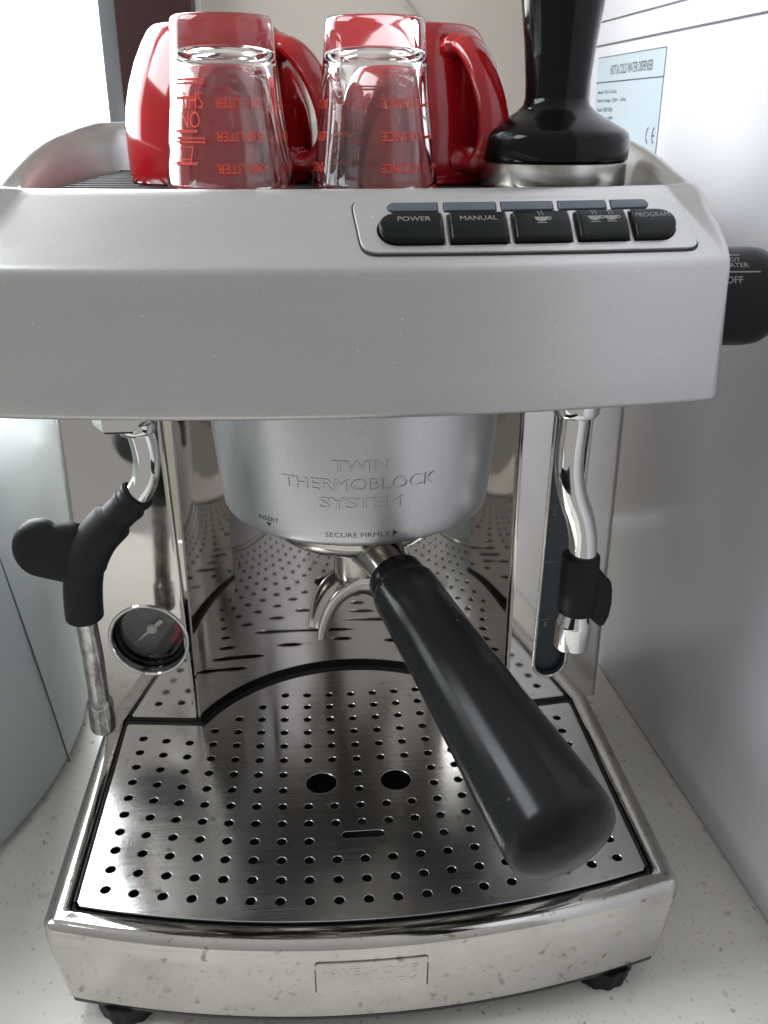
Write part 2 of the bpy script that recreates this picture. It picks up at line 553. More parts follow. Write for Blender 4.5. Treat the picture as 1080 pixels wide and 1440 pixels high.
tag(obj('cable', *tube(smooth_path([(48, WY-3, 420), (57, WY-3, 400), (64, WY-3, 388), (73, WY-3, 378), (82, WY-3, 371)]), 1.0, 8), M['cord'], smooth=60),
    'thin pale cable running down the cream wall above the glasses', 'cable')

# pale canister at the left
cz = thing('canister', 'big pale mint rounded canister with a dark seam line, standing left of the machine', 'canister', (-417, 203, ZC))
prof = [(236, ZC), (243, ZC+1.5), (246.5, ZC+5), (248, ZC+11)]
prof += [(248+2*t_, ZC+11+t_*177) for t_ in (0.25, 0.5, 0.75, 1.0)]
prof += [(232+18*math.cos(R_(a)), 130+30*math.sin(R_(a))) for a in range(10, 91, 10)]
prof += [(150, 163), (60, 166), (1, 166.5)]
obj('canister_body', *lathe([(r, z-0.0) for r, z in prof], Matrix.Translation((-417, 203, 0)), 160), M['mint'], cz, smooth=50)
obj('top_rim', *lathe([(222, 159.2), (216, 163.2), (150, 166), (1, 168)], Matrix.Translation((-417, 203, 0)), 120), M['dark_lid'], cz, smooth=50)
P = []
for i in range(25):
    t_ = i/24
    y = 133+t_*39; z = 120-t_*172
    P.append((-417+math.sqrt(249.4**2-(y-203)**2), y, z))
sl = tube(P, 0.55, 6)
obj('seam_line', *sl, M['seam'], cz)

# water dispenser at the right: a tall glossy white side, turned slightly
wd_o = Vector((176.5, 372, 0))
ang = math.atan(0.058)
ux = Vector((math.sin(ang), -math.cos(ang), 0)); un = Vector((-math.cos(ang), -math.sin(ang), 0))


def wdf(u, z, n_):          # u along the side towards the viewer, n_ out of the side face
    return wd_o+ux*u+un*n_+Vector((0, 0, z))


wd = thing('water_dispenser', 'tall glossy white water dispenser side with two fine grooves, right of the machine', 'water dispenser', (260, 200, ZC))
for nm, z0, z1 in (('side_panel', ZC+1.0, 348.0), ('middle_panel', 348.9, 361.7), ('upper_panel', 362.6, 700)):
    obj(nm, *box(0, 640, -240, 0, z0, z1, 0.7 if nm != 'side_panel' else 1.6, 2, fn=lambda u, n_, z: wdf(u, z, n_)), M['white_gloss'], wd)
obj('groove_liner', *box(3, 637, -236, -1.6, ZC, 690, 0, fn=lambda u, n_, z: wdf(u, z, n_)), M['groove'], wd)
stk = obj('rating_label', *box(13, 119, 0.05, 0.35, 268, 341.5, 0, fn=lambda u, n_, z: wdf(u, z, n_)), M['sticker'], wd, smooth=0)
stk['label'] = 'pale blue rating label with small grey print'
lt = lambda cu_, cz_: (lambda u, v_, n_: wdf(cu_+u, cz_+v_, 0.36+n_))
parts = [text('HOT & COLD WATER DISPENSER', 66, 5.6, lt(70, 333.3), 0.05, 0.05)]
for s, u0, u1, zz, h_ in (('Model: YLR2-5-X(16L)', 18, 50, 320.5, 2.6), ('Rated voltage: 220V ~ 50Hz', 18, 67, 315.6, 2.7), ('Power: 550W 50Hz', 18, 46, 310.4, 2.6),
                      ('Heating power: 500W', 18, 48, 305.2, 2.6), ('Cooling power: 65W', 18, 43, 300.3, 2.6), ('Capacity: 5L/h', 18, 40, 295.4, 2.6),
                      ('Climate: T', 18, 37, 290.5, 2.4), ('Net weight: 14kg', 18, 44, 285, 2.4)):
    parts.append(text(s, u1-u0, h_, lt((u0+u1)/2, zz), 0.05, 0.05))
for z0, z1, u0, u1 in ((341.0, 341.5, 13, 119), (326.2, 326.9, 13, 119)):
    parts.append(box(u0, u1, 0.36, 0.42, z0, z1, 0, fn=lambda u, n_, z: wdf(u, z, n_)))
parts.append(box(118.6, 119, 0.36, 0.42, 268, 341.5, 0, fn=lambda u, n_, z: wdf(u, z, n_)))
for cu_, a0, a1 in ((107, 110, 250), (115.5, 110, 250)):   # CE mark
    outer = [(cu_+4.6*math.cos(R_(a)), 296+5.0*math.sin(R_(a))) for a in range(a0, a1+1, 10)]
    inner = [(cu_+3.5*math.cos(R_(a)), 296+3.9*math.sin(R_(a))) for a in range(a1, a0-1, -10)]
    V, F = flat([outer+inner], 0.06)
    parts.append(([lt(0, 0)(p.x, p.y, p.z+0.03) for p in V], F))
parts.append(box(111.8, 114.6, 0.36, 0.42, 295.5, 296.5, 0, fn=lambda u, n_, z: wdf(u, z, n_)))
obj('label_print', *join(*parts), M['sticker_ink'], stk, smooth=0)

# ------------------------------------------------------------------ the espresso machine
ma = thing('espresso_machine', 'silver and stainless steel espresso machine with steam wand, drip tray and row of black buttons', 'espresso machine', (0, 130, ZC))


def bow(x, y0, d, hw):       # front edge bowed towards the viewer
    return y0+d*(x/hw)**2


def plan(hw, yf, dfr, rf, yb, rb, nf=48, ns=14, nb=24, ncr=8):
    """closed outline: front left->right, right side, back, left side. returns points and a 0..1 'sidedness'"""
    P, W = [], []
    xf = hw-rf
    yc = bow(hw, yf, dfr, hw)
    for i in range(nf+1):
        x = -xf+2*xf*i/nf
        P.append((x, bow(x, yf, dfr, hw))); W.append(0.0)
    y_at = bow(xf, yf, dfr, hw)
    for i in range(1, ncr+1):
        a = PI/2*i/ncr
        P.append((xf+rf*math.sin(a), y_at+rf*(1-math.cos(a)))); W.append(i/ncr)
    y0 = y_at+rf
    for i in range(1, ns+1):
        P.append((hw, y0+(yb-rb-y0)*i/ns)); W.append(1.0)
    for i in range(1, ncr+1):
        a = PI/2*i/ncr
        P.append((hw-rb*(1-math.cos(a)), yb-rb+rb*math.sin(a))); W.append(1.0)
    for i in range(1, nb+1):
        P.append((hw-rb-(2*(hw-rb))*i/nb, yb)); W.append(1.0)
    for i in range(1, ncr+1):
        a = PI/2*i/ncr
        P.append((-hw+rb-rb*math.sin(a), yb-rb+rb*math.cos(a))); W.append(1.0)
    for i in range(1, ns+1):
        P.append((-hw, yb-rb-(yb-rb-y0)*i/ns)); W.append(1.0)
    for i in range(1, ncr):
        a = PI/2*i/ncr
        P.append((-hw+rf*(1-math.cos(a)), y0-rf*math.sin(a))); W.append(1-i/ncr)
    return P, W


def ring_mesh(outer, inner, W, rows, hfun=None, cap_last=False, cap_first=False):
    """rows: (s_front, z_front, s_side, z_side) ; z may be a function of y"""
    V, F = [], []
    n_ = len(outer)
    for (sf, zf, ss, zs) in rows:
        for (o, i_, w_) in zip(outer, inner, W):
            w2 = w_*w_*(3-2*w_)
            s = sf+(ss-sf)*w2
            x = o[0]+(i_[0]-o[0])*s; y = o[1]+(i_[1]-o[1])*s
            za = zf(y) if callable(zf) else zf
            zb = zs(y) if callable(zs) else zs
            V.append(Vector((x, y, za+(zb-za)*w2)))
    for j in range(len(rows)-1):
        for i in range(n_):
            k_ = (i+1) % n_
            F.append((j*n_+i, j*n_+k_, (j+1)*n_+k_, (j+1)*n_+i))
    if cap_last: F.append(tuple((len(rows)-1)*n_+i for i in range(n_)))
    if cap_first: F.append(tuple(range(n_)))
    return V, F


# --- base shell (mirror steel drawer front with a bowed face)
out, W = plan(135.2, -23.6, 21.0, 5, 290, 14)
inn, _ = plan(125.6, -13.4, 18.0, 3, 276, 10)
rows = [(1.0, -7, 1.0, -7), (1.0, -1.2, 1.0, -1.2), (0.965, -0.2, 0.97, -0.2), (0.9, 0.25, 0.9, 0.25), (0.42, 0.3, 0.3, 0.25), (0.28, 0.0, 0.12, -0.2), (0.16, -0.9, 0.04, -0.9), (0.06, -2.4, 0.0, -2.2),
        (0.02, -4.0, 0.0, -4), (0.05, -5.6, 0.02, -5.6), (0.0, -7.2, 0.0, -7.2), (0.0, -12, 0.05, -12), (0.10, -25, 0.28, -25), (0.25, -40.5, 0.58, -40.5), (0.28, -43, 0.62, -43), (0.4, -44.0, 0.7, -44.0), (1.0, -44.0, 1.3, -44.0)]
base = obj('base_shell', *ring_mesh(out, inn, W, rows), M['shell'], ma, smooth=40)
base['label'] = 'polished steel drip tray front with small brown water spots'
rows = [(0.9, -43.8, 1.0, -43.8), (0.36, -44.5, 0.75, -44.5), (0.40, -46.5, 0.8, -46.5), (0.9, -47.5, 1.3, -47.5)]
obj('base_pan', *ring_mesh(out, inn, W, rows, cap_last=True, cap_first=True), M['black'], ma)
for fx, fy in ((-106, 6), (107, 6), (-107, 262), (107, 262)):
    pr_ = [(10.5, ZC+0.05), (12.2, ZC+0.4), (12.8, ZC+2), (12.8, ZC+5), (13.6, ZC+5.5), (14, ZC+9), (14, -47)]
    V, F = lathe(pr_, Matrix.Translation((fx, fy, 0)), 48)
    V = [Vector((p.x+(p.x-fx)*(0.03 if (i % 48) % 4 < 2 else -0.02), p.y+(p.y-fy)*(0.03 if (i % 48) % 4 < 2 else -0.02), p.z)) for i, p in enumerate(V)]
    obj('foot', V, F, M['rubber'], ma)
# badge on the base front
def basef(u, v_, n_):
    x = u
    y = bow(x, -23.4, 21.0, 135.2)+(-v_-7)*0.03
    return Vector((x, y-n_, v_))
V, F = [], []
xs = [-23.3+1.4*(1-math.cos(R_(a))) for a in (0, 30, 60, 90)]+[-21.9+42.8*i/30 for i in range(1, 30)]+[22.3-1.4*(1-math.cos(R_(a))) for a in (90, 60, 30, 0)]
for k_, x in enumerate(xs):
    dx = max(0.0, -21.9-x, x-20.9)
    c_ = 1.4-math.sqrt(max(0.0, 1.4**2-dx*dx))
    zt, zb = -8.8-c_, -26.4+c_
    lift = 1.0 if 0 < k_ < len(xs)-1 else 0.7
    V += [basef(x, zb, -0.3), basef(x, zb, 0.7), basef(x, zb+0.35, lift), basef(x, zt-0.35, lift), basef(x, zt, 0.7), basef(x, zt, -0.3)]
for k_ in range(len(xs)-1):
    for q in range(5):
        F.append((k_*6+q, k_*6+6+q, k_*6+7+q, k_*6+q+1))
bd = obj('badge', V, F, M['shell'], ma, smooth=25)
V, F = flat([densify(rrect(-23.8, 22.8, -26.8, -8.3, 1.8), 1.5), densify(rrect(-23.4, 22.4, -26.5, -8.7, 1.4), 1.5)], 0.3)
obj('badge_gap', [basef(p.x, p.y, p.z+0.15) for p in V], F, M['print_dark'], bd, smooth=0)
obj('badge_lettering', *join(text('WELHOME', 34, 4.2, lambda u, v_, n_: basef(u+1, v_-14.2, n_+0.97), 0.13, 0),
                             text('WPM', 15, 4.2, lambda u, v_, n_: basef(u+10.5, v_-20.9, n_+0.97), 0.13, 0)), M['shell'], bd, smooth=20)

# --- drip tray body, grate, gaskets
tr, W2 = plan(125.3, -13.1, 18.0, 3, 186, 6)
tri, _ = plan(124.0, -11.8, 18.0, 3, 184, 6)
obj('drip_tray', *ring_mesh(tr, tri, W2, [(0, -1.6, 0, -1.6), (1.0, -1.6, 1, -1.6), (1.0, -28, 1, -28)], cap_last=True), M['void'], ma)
ARC_R = 92.8
gp = [(x_, bow(x_, -11.0, 17.6, 123.2)) for x_ in [-121.7+i*243.4/40 for i in range(41)]]
def back_curve(f_, xe):
    c_ = 86.1+4.9*f_; r = 91.4+1.2*f_; y0 = 128.8+3.8*f_
    xc = math.sqrt(r*r-(y0-c_)**2)
    a_ = math.degrees(math.asin((y0-c_)/r))
    pts = [(x, y0+0.118*(x-xc)) for x in (xe, 110, 96)]
    pts += [(r*math.cos(R_(a)), c_+r*math.sin(R_(a))) for a in [a_+(180-2*a_)*i/52 for i in range(53)]]
    pts += [(-x, y0+0.118*(x-xc)) for x in (96, 110, xe)]
    return pts
gp += [(123.2, 8.5), (123.2, 132.2)]
gp += back_curve(0.0, 122.0)
gp += [(-123.2, 132.2), (-123.2, 8.5)]
holes = []
rowmax = {0: 9, 1: 9, 2: 9, 3: 10, 4: 11, 5: 12}
for c in range(19):
    i = c-9
    for j in range(rowmax.get(min(c, 18-c), 13)+1):
        if c in (7, 8, 10, 11) and j in (6, 7): continue
        if c in (8, 9, 10) and j == 3: continue
        holes.append((12.5*i, 11.74*j+0.1765*i*i, c, j))
spl = [gp]+[circle(x, y, 2.2, 16) for x, y, _, _ in holes]
spl += [circle(-18.4, 76.2, 7.6, 36), circle(18.7, 75.6, 7.6, 36)]
sl_ = rrect(-9.8, 9.8, 36.4, 40.9, 2.2, 6)
spl.append(sl_)
V, F = flat(spl, 1.2, 0.28, 2)
grate = obj('tray_grate', [(p.x, p.y, p.z-0.6) for p in V], F, M['brushed'], ma, smooth=12)
# black ribs that fill the gap behind the grate
l0, l1 = back_curve(0.05, 124.5), back_curve(1.0, 124.5)
n_ = len(l0)
V = [Vector((x, y, -1.2)) for x, y in l0]+[Vector((x, y, -1.2)) for x, y in l1]
F = [(i, i+1, n_+i+1, n_+i) for i in range(n_-1)]
gk = obj('rear_gasket', *join((V, F), *[tube([(x, y, -0.9) for x, y in back_curve(o_, 124.5)], 0.75, 8) for o_ in (0.22, 0.54, 0.86)]), M['gasket'], ma, smooth=60)
for s in (-1, 1):
    obj('side_gasket', *tube([(s*124.4, bow(124, -11, 17.6, 123)+2, -0.9), (s*124.4, 133, -0.9)], 0.8, 8), M['gasket'], ma, smooth=60)
red = lathe([(2.0, -3), (2.0, 1.0), (1.6, 2.0), (0.7, 2.5)], Matrix.Translation((100, 117, 0)), 20)
obj('float_marker', *red, M['red_led'], ma)

# --- curved mirror splash back
N = 96
arc = [(math.cos(R_(26.2+127.6*i/N)), math.sin(R_(26.2+127.6*i/N))) for i in range(N+1)]
ring = [(ARC_R*c_, 91+ARC_R*s_) for c_, s_ in arc]+[((ARC_R+1.2)*c_, 91+(ARC_R+1.2)*s_) for c_, s_ in reversed(arc)]
V = [Vector((x, y, z)) for z in (-3, 206) for x, y in ring]
n_ = len(ring)
F = [(i, (i+1) % n_, n_+(i+1) % n_, n_+i) for i in range(n_)]
obj('splash_back', V, F, M['mirror_brown'], ma, smooth=30)

# --- columns: front panels with openings, folded sides
def prism(path_b, path_t, z0, z1, closed=False):
    n_ = len(path_b)
    V = [Vector((x, y, z0)) for x, y in path_b]+[Vector((x, y, z1)) for x, y in path_t]
    F = [(i, (i+1) % n_, n_+(i+1) % n_, n_+i) for i in range(n_ if closed else n_-1)]
    return V, F


def fold(xa, ya, sx, r=3.0, yend=290, n_=6):
    """rounded edge from the front plane round to the side"""
    P = [(xa-sx*r, ya)]
    P += [(xa-sx*r+sx*r*math.sin(PI/2*i/n_), ya+r-r*math.cos(PI/2*i/n_)) for i in range(1, n_+1)]
    P += [(xa, yend)]
    return P


ZT = 206
# left column
lc = [(-137.4, 0.2), (-87.0, 0.2), (-92.4, ZT), (-137.4, ZT)]
gx, gz, gr = -107.0, 51.0, 19.6
V, F = flat([lc, circle(gx, gz, gr, 64)], 1.2)
left_front = obj('front_panel', [(p.x, 140.6+p.z, p.y) for p in V], F, M['mirror'], ma, smooth=0)
left_front['label'] = 'mirror panel left of the group with the round gauge'
s1 = prism(fold(-140.4, 140, -1), fold(-140.4, 140, -1), 0.2, ZT)
s2 = prism(fold(-84.0, 140, 1), fold(-89.4, 140, 1), 0.2, ZT)
obj('column_edge', *s1, M['mirror'], left_front, smooth=50)
obj('column_edge', *s2, M['mirror'], left_front, smooth=50)
obj('column_back', *box(-139.9, -97, 288, 289, 0.2, ZT), M['mirror'], left_front)
# right column, slot for the water window
def skew(x, z): return x+(z-20)*0.016
slot = [(110.5+9.6*math.cos(R_(a)), 26.6+9.6*math.sin(R_(a))) for a in range(180, 361, 10)]+[(110.5+9.6, 30)]
slot = slot[:-1]+[(skew(120.1, 199), 199), (skew(100.9, 199), 199)]
rc = [(87.4, 0.2), (137.4, 0.2), (137.4, ZT), (87.4, ZT)]
V, F = flat([rc, slot], 1.2)
right_front = obj('front_panel', [(p.x, 140.6+p.z, p.y) for p in V], F, M['mirror'], ma, smooth=0)
right_front['label'] = 'mirror panel right of the group with the long water window'
obj('column_edge', *prism(fold(140.4, 140, 1), fold(140.4, 140, 1), 0.2, ZT), M['mirror'], right_front, smooth=50)
obj('column_edge', *prism(fold(84.8, 140, -1), fold(84.8, 140, -1), 0.2, ZT), M['mirror'], right_front, smooth=50)
obj('column_back', *box(97, 139.9, 288, 289, 0.2, ZT), M['mirror'], right_front)
P = [(skew(101.1, 198), 139.9, 198)]+[(110.5+9.4*math.cos(R_(a)), 139.9, 26.6+9.4*math.sin(R_(a))) for a in range(180, 361, 10)]+[(skew(119.9, 198), 139.9, 198)]
obj('slot_lip', *tube(P, 1.0, 10), M['mirror'], right_front, smooth=60)
ww = obj('water_window', *box(100, 127, 144.2, 147, 10, 199), M['window_plastic'], ma)
V, F = flat([[(skew(x, z) if z > 100 else x, z) for x, z in slot], [(110.5+(skew(x, z) if z > 100 else x)-110.5-(1.7 if x > 110.5 else -1.7)*(1 if abs(x-110.5) > 2 else 0), z+(1.7 if z < 22 else 0)) for x, z in slot]], 3.0)
lip2 = [(110.5+9.4*math.cos(R_(a)), 142.6, 26.6+9.4*math.sin(R_(a))) for a in range(180, 361, 10)]
obj('window_rim', *tube([(skew(101.1, 198), 142.6, 198)]+lip2+[(skew(119.9, 198), 142.6, 198)], 1.6, 10), M['gasket'], ww, smooth=60)
for z, s in ((163, ''), (118.6, '2'), (86.4, ''), (51.4, '1')):
    mk = [box(104, 109.5 if s or z > 150 else 111.5, 143.95, 144.15, z-0.22, z+0.22)]
    if s:
        mk.append(text(s, 1.9 if s == '2' else 1.0, 3.4, lambda u, v_, n_, z=z: Vector((107.6+u, 144.15-n_, z-3.2+v_)), 0.1))
    obj('level_mark', *join(*mk), M['print_grey'], ww, smooth=0)
    if z > 150: obj('level_mark', *box(117, 121, 143.95, 144.15, z-3.2, z-2.8), M['print_grey'], ww, smooth=0)

# --- pressure gauge in the left column
def gf(u, v_, n_): return Vector((gx+u, 140-n_, gz+v_))
gm = Matrix.Translation((gx, 140, gz)) @ Matrix.Rotation(R_(90), 4, 'X')
ga = obj('pressure_gauge', *lathe([(19.6, -17), (19.6, -0.2), (19.9, 0.7), (20.6, 1.1), (21.3, 0.8), (21.6, -0.1), (21.3, -0.4)], gm, 72, False, False), M['chrome'], ma, smooth=60)
obj('inner_ring', *lathe([(19.5, -17.5), (19.5, -7.0), (18.9, -6.0), (17.6, -6.2), (16.9, -7.4), (16.9, -17.5)], gm, 72, False, False), M['tamper_black'], ga, smooth=60)
obj('dial', *lathe([(17.4, -16), (17.4, -15)], gm, 48), M['dial'], ga)
tk = []
for i in range(21):
    a = R_(225-i*13.5); r0 = 13.2 if i % 5 == 0 else 14.4
    V, F = box(r0, 15.6, -0.18, 0.18, -14.9, -14.8)
    tk.append(([gf(p.x*math.cos(a)-p.y*math.sin(a), p.x*math.sin(a)+p.y*math.cos(a), p.z) for p in V], F))
tk.append(text('bar', 4, 2, lambda u, v_, n_: gf(u, v_-6, n_-14.95), 0.1))
obj('dial_print', *join(*tk), M['print_grey'], ga, smooth=0)
arc_ = [(15.8*math.cos(R_(a)), 15.8*math.sin(R_(a))) for a in range(-42, 16, 5)]+[(12.0*math.cos(R_(a)), 12.0*math.sin(R_(a))) for a in range(13, -43, -5)]
V, F = flat([arc_], 0.1)
obj('red_zone', [gf(p.x, p.y, p.z-14.8) for p in V], F, M['dial_red'], ga, smooth=0)
na = R_(222)
nd = [(-7.6, -1.1), (-3.6, -1.1), (-2.6, -0.6), (0, -1.0), (11.5, -0.15), (11.5, 0.15), (0, 1.0), (-2.6, 0.6), (-3.6, 1.1), (-7.6, 1.1)]
V, F = flat([nd], 0.5)
ndl = obj('needle', *join(([gf(p.x*math.cos(na)-p.y*math.sin(na), p.x*math.sin(na)+p.y*math.cos(na), p.z-12.8) for p in V], F),
          lathe([(2.7, -13.2), (2.7, -12.0), (2.2, -11.5)], gm, 24), lathe([(1.0, -11.6), (1.0, -11.1)], gm, 16)), M['needle'], ga)
obj('cover_glass', *lathe([(17.2, -9.6), (17.2, -8.4)], gm, 48), M['cover_glass'], ga)

# the column fronts are set back a little towards their outer edges
for t_ in (left_front, right_front, ww, ga):
    for o in [t_]+list(t_.children):
        for v_ in o.data.vertices:
            v_.co.y += ((abs(v_.co.x*1000) - 84)*0.115-7.2)*MM

# --- head housing
H = [(20, 282), (54, 282.2), (66, 284.2), (80, 287), (95, 290.2), (110, 293), (130, 295.8), (150, 297.8), (200, 301), (245, 303), (300, 304)]
def hy(y):
    for (a, b), (c, d) in zip(H, H[1:]):
        if y <= c:
            t_ = max(0, (y-a)/(c-a)); return b+(d-b)*t_
    return H[-1][1]
HY, HD, HW = 22.5, 13.0, 139.5
out, W = plan(HW, HY, HD, 6, 296, 34, nf=60, ns=20)
inn, _ = plan(121.5, HY+28.5, 12.5, 5, 266, 24, nf=60, ns=20)
rows = [(1.3, 206.4, 1.2, 206.4), (0.3, 205.6, 0.3, 205.8), (0.05, 205.0, 0.06, 205.2), (0.012, 205.6, 0.015, 206), (0.0, 207.2, 0.0, 208), (0.0, 215, 0.02, 218), (0.0, 235, 0.07, 238),
        (0.0, 253.5, 0.12, 253.5), (0.002, 256, 0.14, 257), (0.012, 257.9, 0.19, 262.5), (0.035, 258.9, 0.24, 266.5), (0.065, 259.7, 0.30, 270), (0.12, 261.1, 0.38, lambda y: hy(y)-10), (0.5, 270.6, 0.46, lambda y: hy(y)-5.5),
        (0.86, 279.6, 0.54, lambda y: hy(y)-1.8), (0.94, 281.3, 0.64, lambda y: hy(y)-0.2), (1.0, 281.9, 0.74, lambda y: hy(y)), (1.05, 281.6, 0.82, lambda y: hy(y)-0.9), (1.08, 280.6, 0.95, lambda y: hy(y)-3.6), (1.09, 278, 1.02, lambda y: (hy(y)+278)/2), (1.09, 277, 1.08, 277)]
head = obj('head_housing', *ring_mesh(out, inn, W, rows), M['silver'], ma, smooth=50)
head['label'] = 'broad satin silver head with raised side rails'
under, _ = plan(HW-4, HY+4, HD, 9, 292, 30)
V, F = [Vector((x, y, 206.2)) for x, y in under], [tuple(range(len(under)))]
obj('head_underside', *join((V, F)), M['under_grey'], ma, smooth=0)
# cup tray
ct, Wc = plan(123, HY+28.5, 12.5, 6, 268, 22)
V, F = [Vector((x, y, 277.6)) for x, y in ct], [tuple(range(len(ct)))]
cup_tray = obj('cup_tray', V, F, M['steel_tube'], ma, smooth=0)
for i in range(16):
    y = 70+i*12
    obj('tray_rib', *tube([(-117, y, 278.3), (117, y, 278.3)], 0.9, 8), M['gasket'], cup_tray, smooth=60)

# --- control panel on the sloping face
SA = math.atan2(20.5, 20.5)
def slope(x, v_, n_):
    """v_ = distance up the slope from the bend, n_ = out of it"""
    # straight part runs from s=.12 (z 261.1) to s=.86 (z 279.6)
    x = -1.5+(x+1.5)*0.974
    t_ = v_/30.0
    y0 = bow(x, HY, HD, HW); y1 = bow(x, HY+28.5, 12.5, 119.5)
    s = 0.12+0.74*t_
    y = y0+(y1-y0)*s; z = 261.1+18.5*t_
    ny, nz = -18.5, 0.74*28.5
    l_ = math.hypot(ny, nz)
    return Vector((x, y+ny/l_*n_, z+nz/l_*n_))
SL = math.hypot(18.5, 0.74*28.5)/30.0
def panel_pts(pts): return pts
# corner-cut plate outline in (x, v)
def outline(pts, r):
    """round the corners of a polygon"""
    out_ = []
    n_ = len(pts)
    for i in range(n_):
        p0, p1, p2 = Vector((*pts[i-1], 0)), Vector((*pts[i], 0)), Vector((*pts[(i+1) % n_], 0))
        a = p1+(p0-p1).normalized()*r; b_ = p1+(p2-p1).normalized()*r
        for k_ in range(6):
            t_ = k_/5
            q = a*(1-t_)**2+p1*2*t_*(1-t_)+b_*t_*t_
            out_.append((q.x, q.y))
    return out_
pl = outline([(-1.5, 27.5), (1.5, 1.5), (127.5, 0.5), (122.0, 27.5)], 5.5)
BT = [(7.6, 30.4), (33.0, 54.0), (56.6, 77.6), (80.4, 99.6), (102.2, 119.0)]
bh = []
def btn_outline(i, g=0.0):
    x0, x1 = BT[i]
    v0, v1 = 5.0-g, 18.6+g
    if i == 0:
        return rrect(x0-g, x1+g+8, v0, v1, (v1-v0)/2-0.01, 8)[:0] or [(x1+g, v1)]+[(x0-g+(6.6+g)-(6.6+g)*math.sin(R_(a)), (v0+v1)/2+(v1-v0)/2*math.cos(R_(a))) for a in range(0, 181, 12)]+[(x1+g, v0)]
    if i == 4:
        return [(x0-g, v0)]+[(x1+g-(6.6+g)+(6.6+g)*math.sin(R_(a)), (v0+v1)/2-(v1-v0)/2*math.cos(R_(a))) for a in range(0, 181, 12)]+[(x0-g, v1)]
    return rrect(x0-g, x1+g, v0, v1, 0.8, 3)
LD = [(11.5, 29.4), (32.0, 51.0), (53.4, 72.6), (75.0, 93.4), (95.8, 110.4)]
def led_outline(i, g=0.0):
    x0, x1 = LD[i]
    v0, v1 = 20.6-g, 24.9+g
    r = (v1-v0)/2-0.01
    if i == 0: return [(x1+g, v1)]+[(x0-g+r-r*math.sin(R_(a)), (v0+v1)/2+(v1-v0)/2*math.cos(R_(a))) for a in range(0, 181, 15)]+[(x1+g, v0)]
    if i == 4: return [(x0-g, v0)]+[(x1+g-r+r*math.sin(R_(a)), (v0+v1)/2-(v1-v0)/2*math.cos(R_(a))) for a in range(0, 181, 15)]+[(x0-g, v1)]
    return rrect(x0-g, x1+g, v0, v1, 0.5, 3)
V, F = flat([densify(pl)]+[densify(btn_outline(i, 0.55)) for i in range(5)]+[led_outline(i, 0.3) for i in range(5)], 1.4, 0.25, 1)
V, F = refine(V, F)
panel = obj('control_panel', [slope(p.x, p.y, p.z+0.75) for p in V], F, M['silver'], ma, smooth=12)
V, F = flat([densify(outline([(-2.1, 28.2), (1.0, 0.9), (128.3, -0.2), (122.5, 28.2)], 5.8)), densify(outline([(-1.3, 27.3), (1.7, 1.7), (127.3, 0.7), (121.8, 27.3)], 5.4))], 0.4)
V, F = refine(V, F)
obj('panel_gap', [slope(p.x, p.y, p.z+0.12) for p in V], F, M['print_dark'], panel, smooth=0)
V, F = flat([densify(outline([(4, 26.5), (4, 3.5), (122, 3.5), (118, 26.5)], 5))], 0.2)
obj('panel_recess', [slope(p.x, p.y, p.z+0.25) for p in V], F, M['void'], panel, smooth=0)
names = ['POWER', 'MANUAL', None, None, 'PROGRAM']
def cup_icon(cx, cv, s):
    bowl = [(cx+3.0*s*math.cos(R_(a)), cv+2.6*s*math.sin(R_(a))) for a in range(180, 361, 12)]
    P_ = [flat([bowl], 0.1)]
    P_.append(flat([circle(cx+3.2*s, cv-0.8*s, 1.25*s, 14, 1.0*s), circle(cx+3.2*s, cv-0.8*s, 0.7*s, 14, 0.5*s)], 0.1))
    P_.append(flat([rrect(cx-2.2*s, cx+2.2*s, cv-3.5*s, cv-3.1*s, 0.15*s, 2)], 0.1))
    for dx in (-0.9, 0.6):
        pts = [(cx+dx*s+0.45*s*math.sin(i*1.2), cv+0.8*s+i*0.55*s) for i in range(6)]
        P_.append(flat([[(x-0.2*s, y) for x, y in pts]+[(x+0.2*s, y) for x, y in reversed(pts)]], 0.1))
    return join(*P_)
for i in range(5):
    ol = densify(btn_outline(i), 3)
    V, F = refine(*flat([ol], 5.2, 1.1, 3), 3.0)
    def bf(x, v_, n_): return slope(x, v_, n_)
    # top face leans: higher at the upper edge
    vv = []
    for p in V:
        t_ = (p.y-5)/13.6
        top = 2.7 if p.z > 0 else 0
        zz = p.z+1.0 + (0.9*math.sin(PI*min(max(t_, 0), 1)) if p.z > 1.4 else 0)
        vv.append(slope(p.x, p.y, zz))
    bt = obj('button', vv, F, M['button'], ma, smooth=40)
    x0, x1 = BT[i]; cx = (x0+x1)/2
    if names[i]:
        tx = text(names[i], (13.4, 15.2, 0, 0, 15.2)[i] - 1.6, 2.1, lambda u, v_, n_: slope(cx+(1.2 if i == 0 else -0.9 if i == 4 else 0)+u, 14.3+v_, 4.42+n_), 0.1, 0.0)
    elif i == 2:
        V, F = cup_icon(cx-0.5, 14.3, 0.85); tx = ([slope(p.x, p.y, 4.45+p.z) for p in V], F)
    else:
        A_ = cup_icon(cx-3.2, 14.3, 0.85); B_ = cup_icon(cx+3.2, 14.3, 0.85)
        V, F = join(A_, B_); tx = ([slope(p.x, p.y, 4.45+p.z) for p in V], F)
    obj('button_print', *tx, M['print_grey'], bt, smooth=0)
    bt['label'] = ('black button reading POWER', 'black button reading MANUAL', 'black button with one cup symbol', 'black button with two cup symbols', 'black button reading PROGRAM')[i]
    V, F = flat([led_outline(i)], 1.6, 0.4, 2)
    obj('indicator_light', [slope(p.x, p.y, p.z+1.2) for p in V], F, M['lens'], ma, smooth=40)

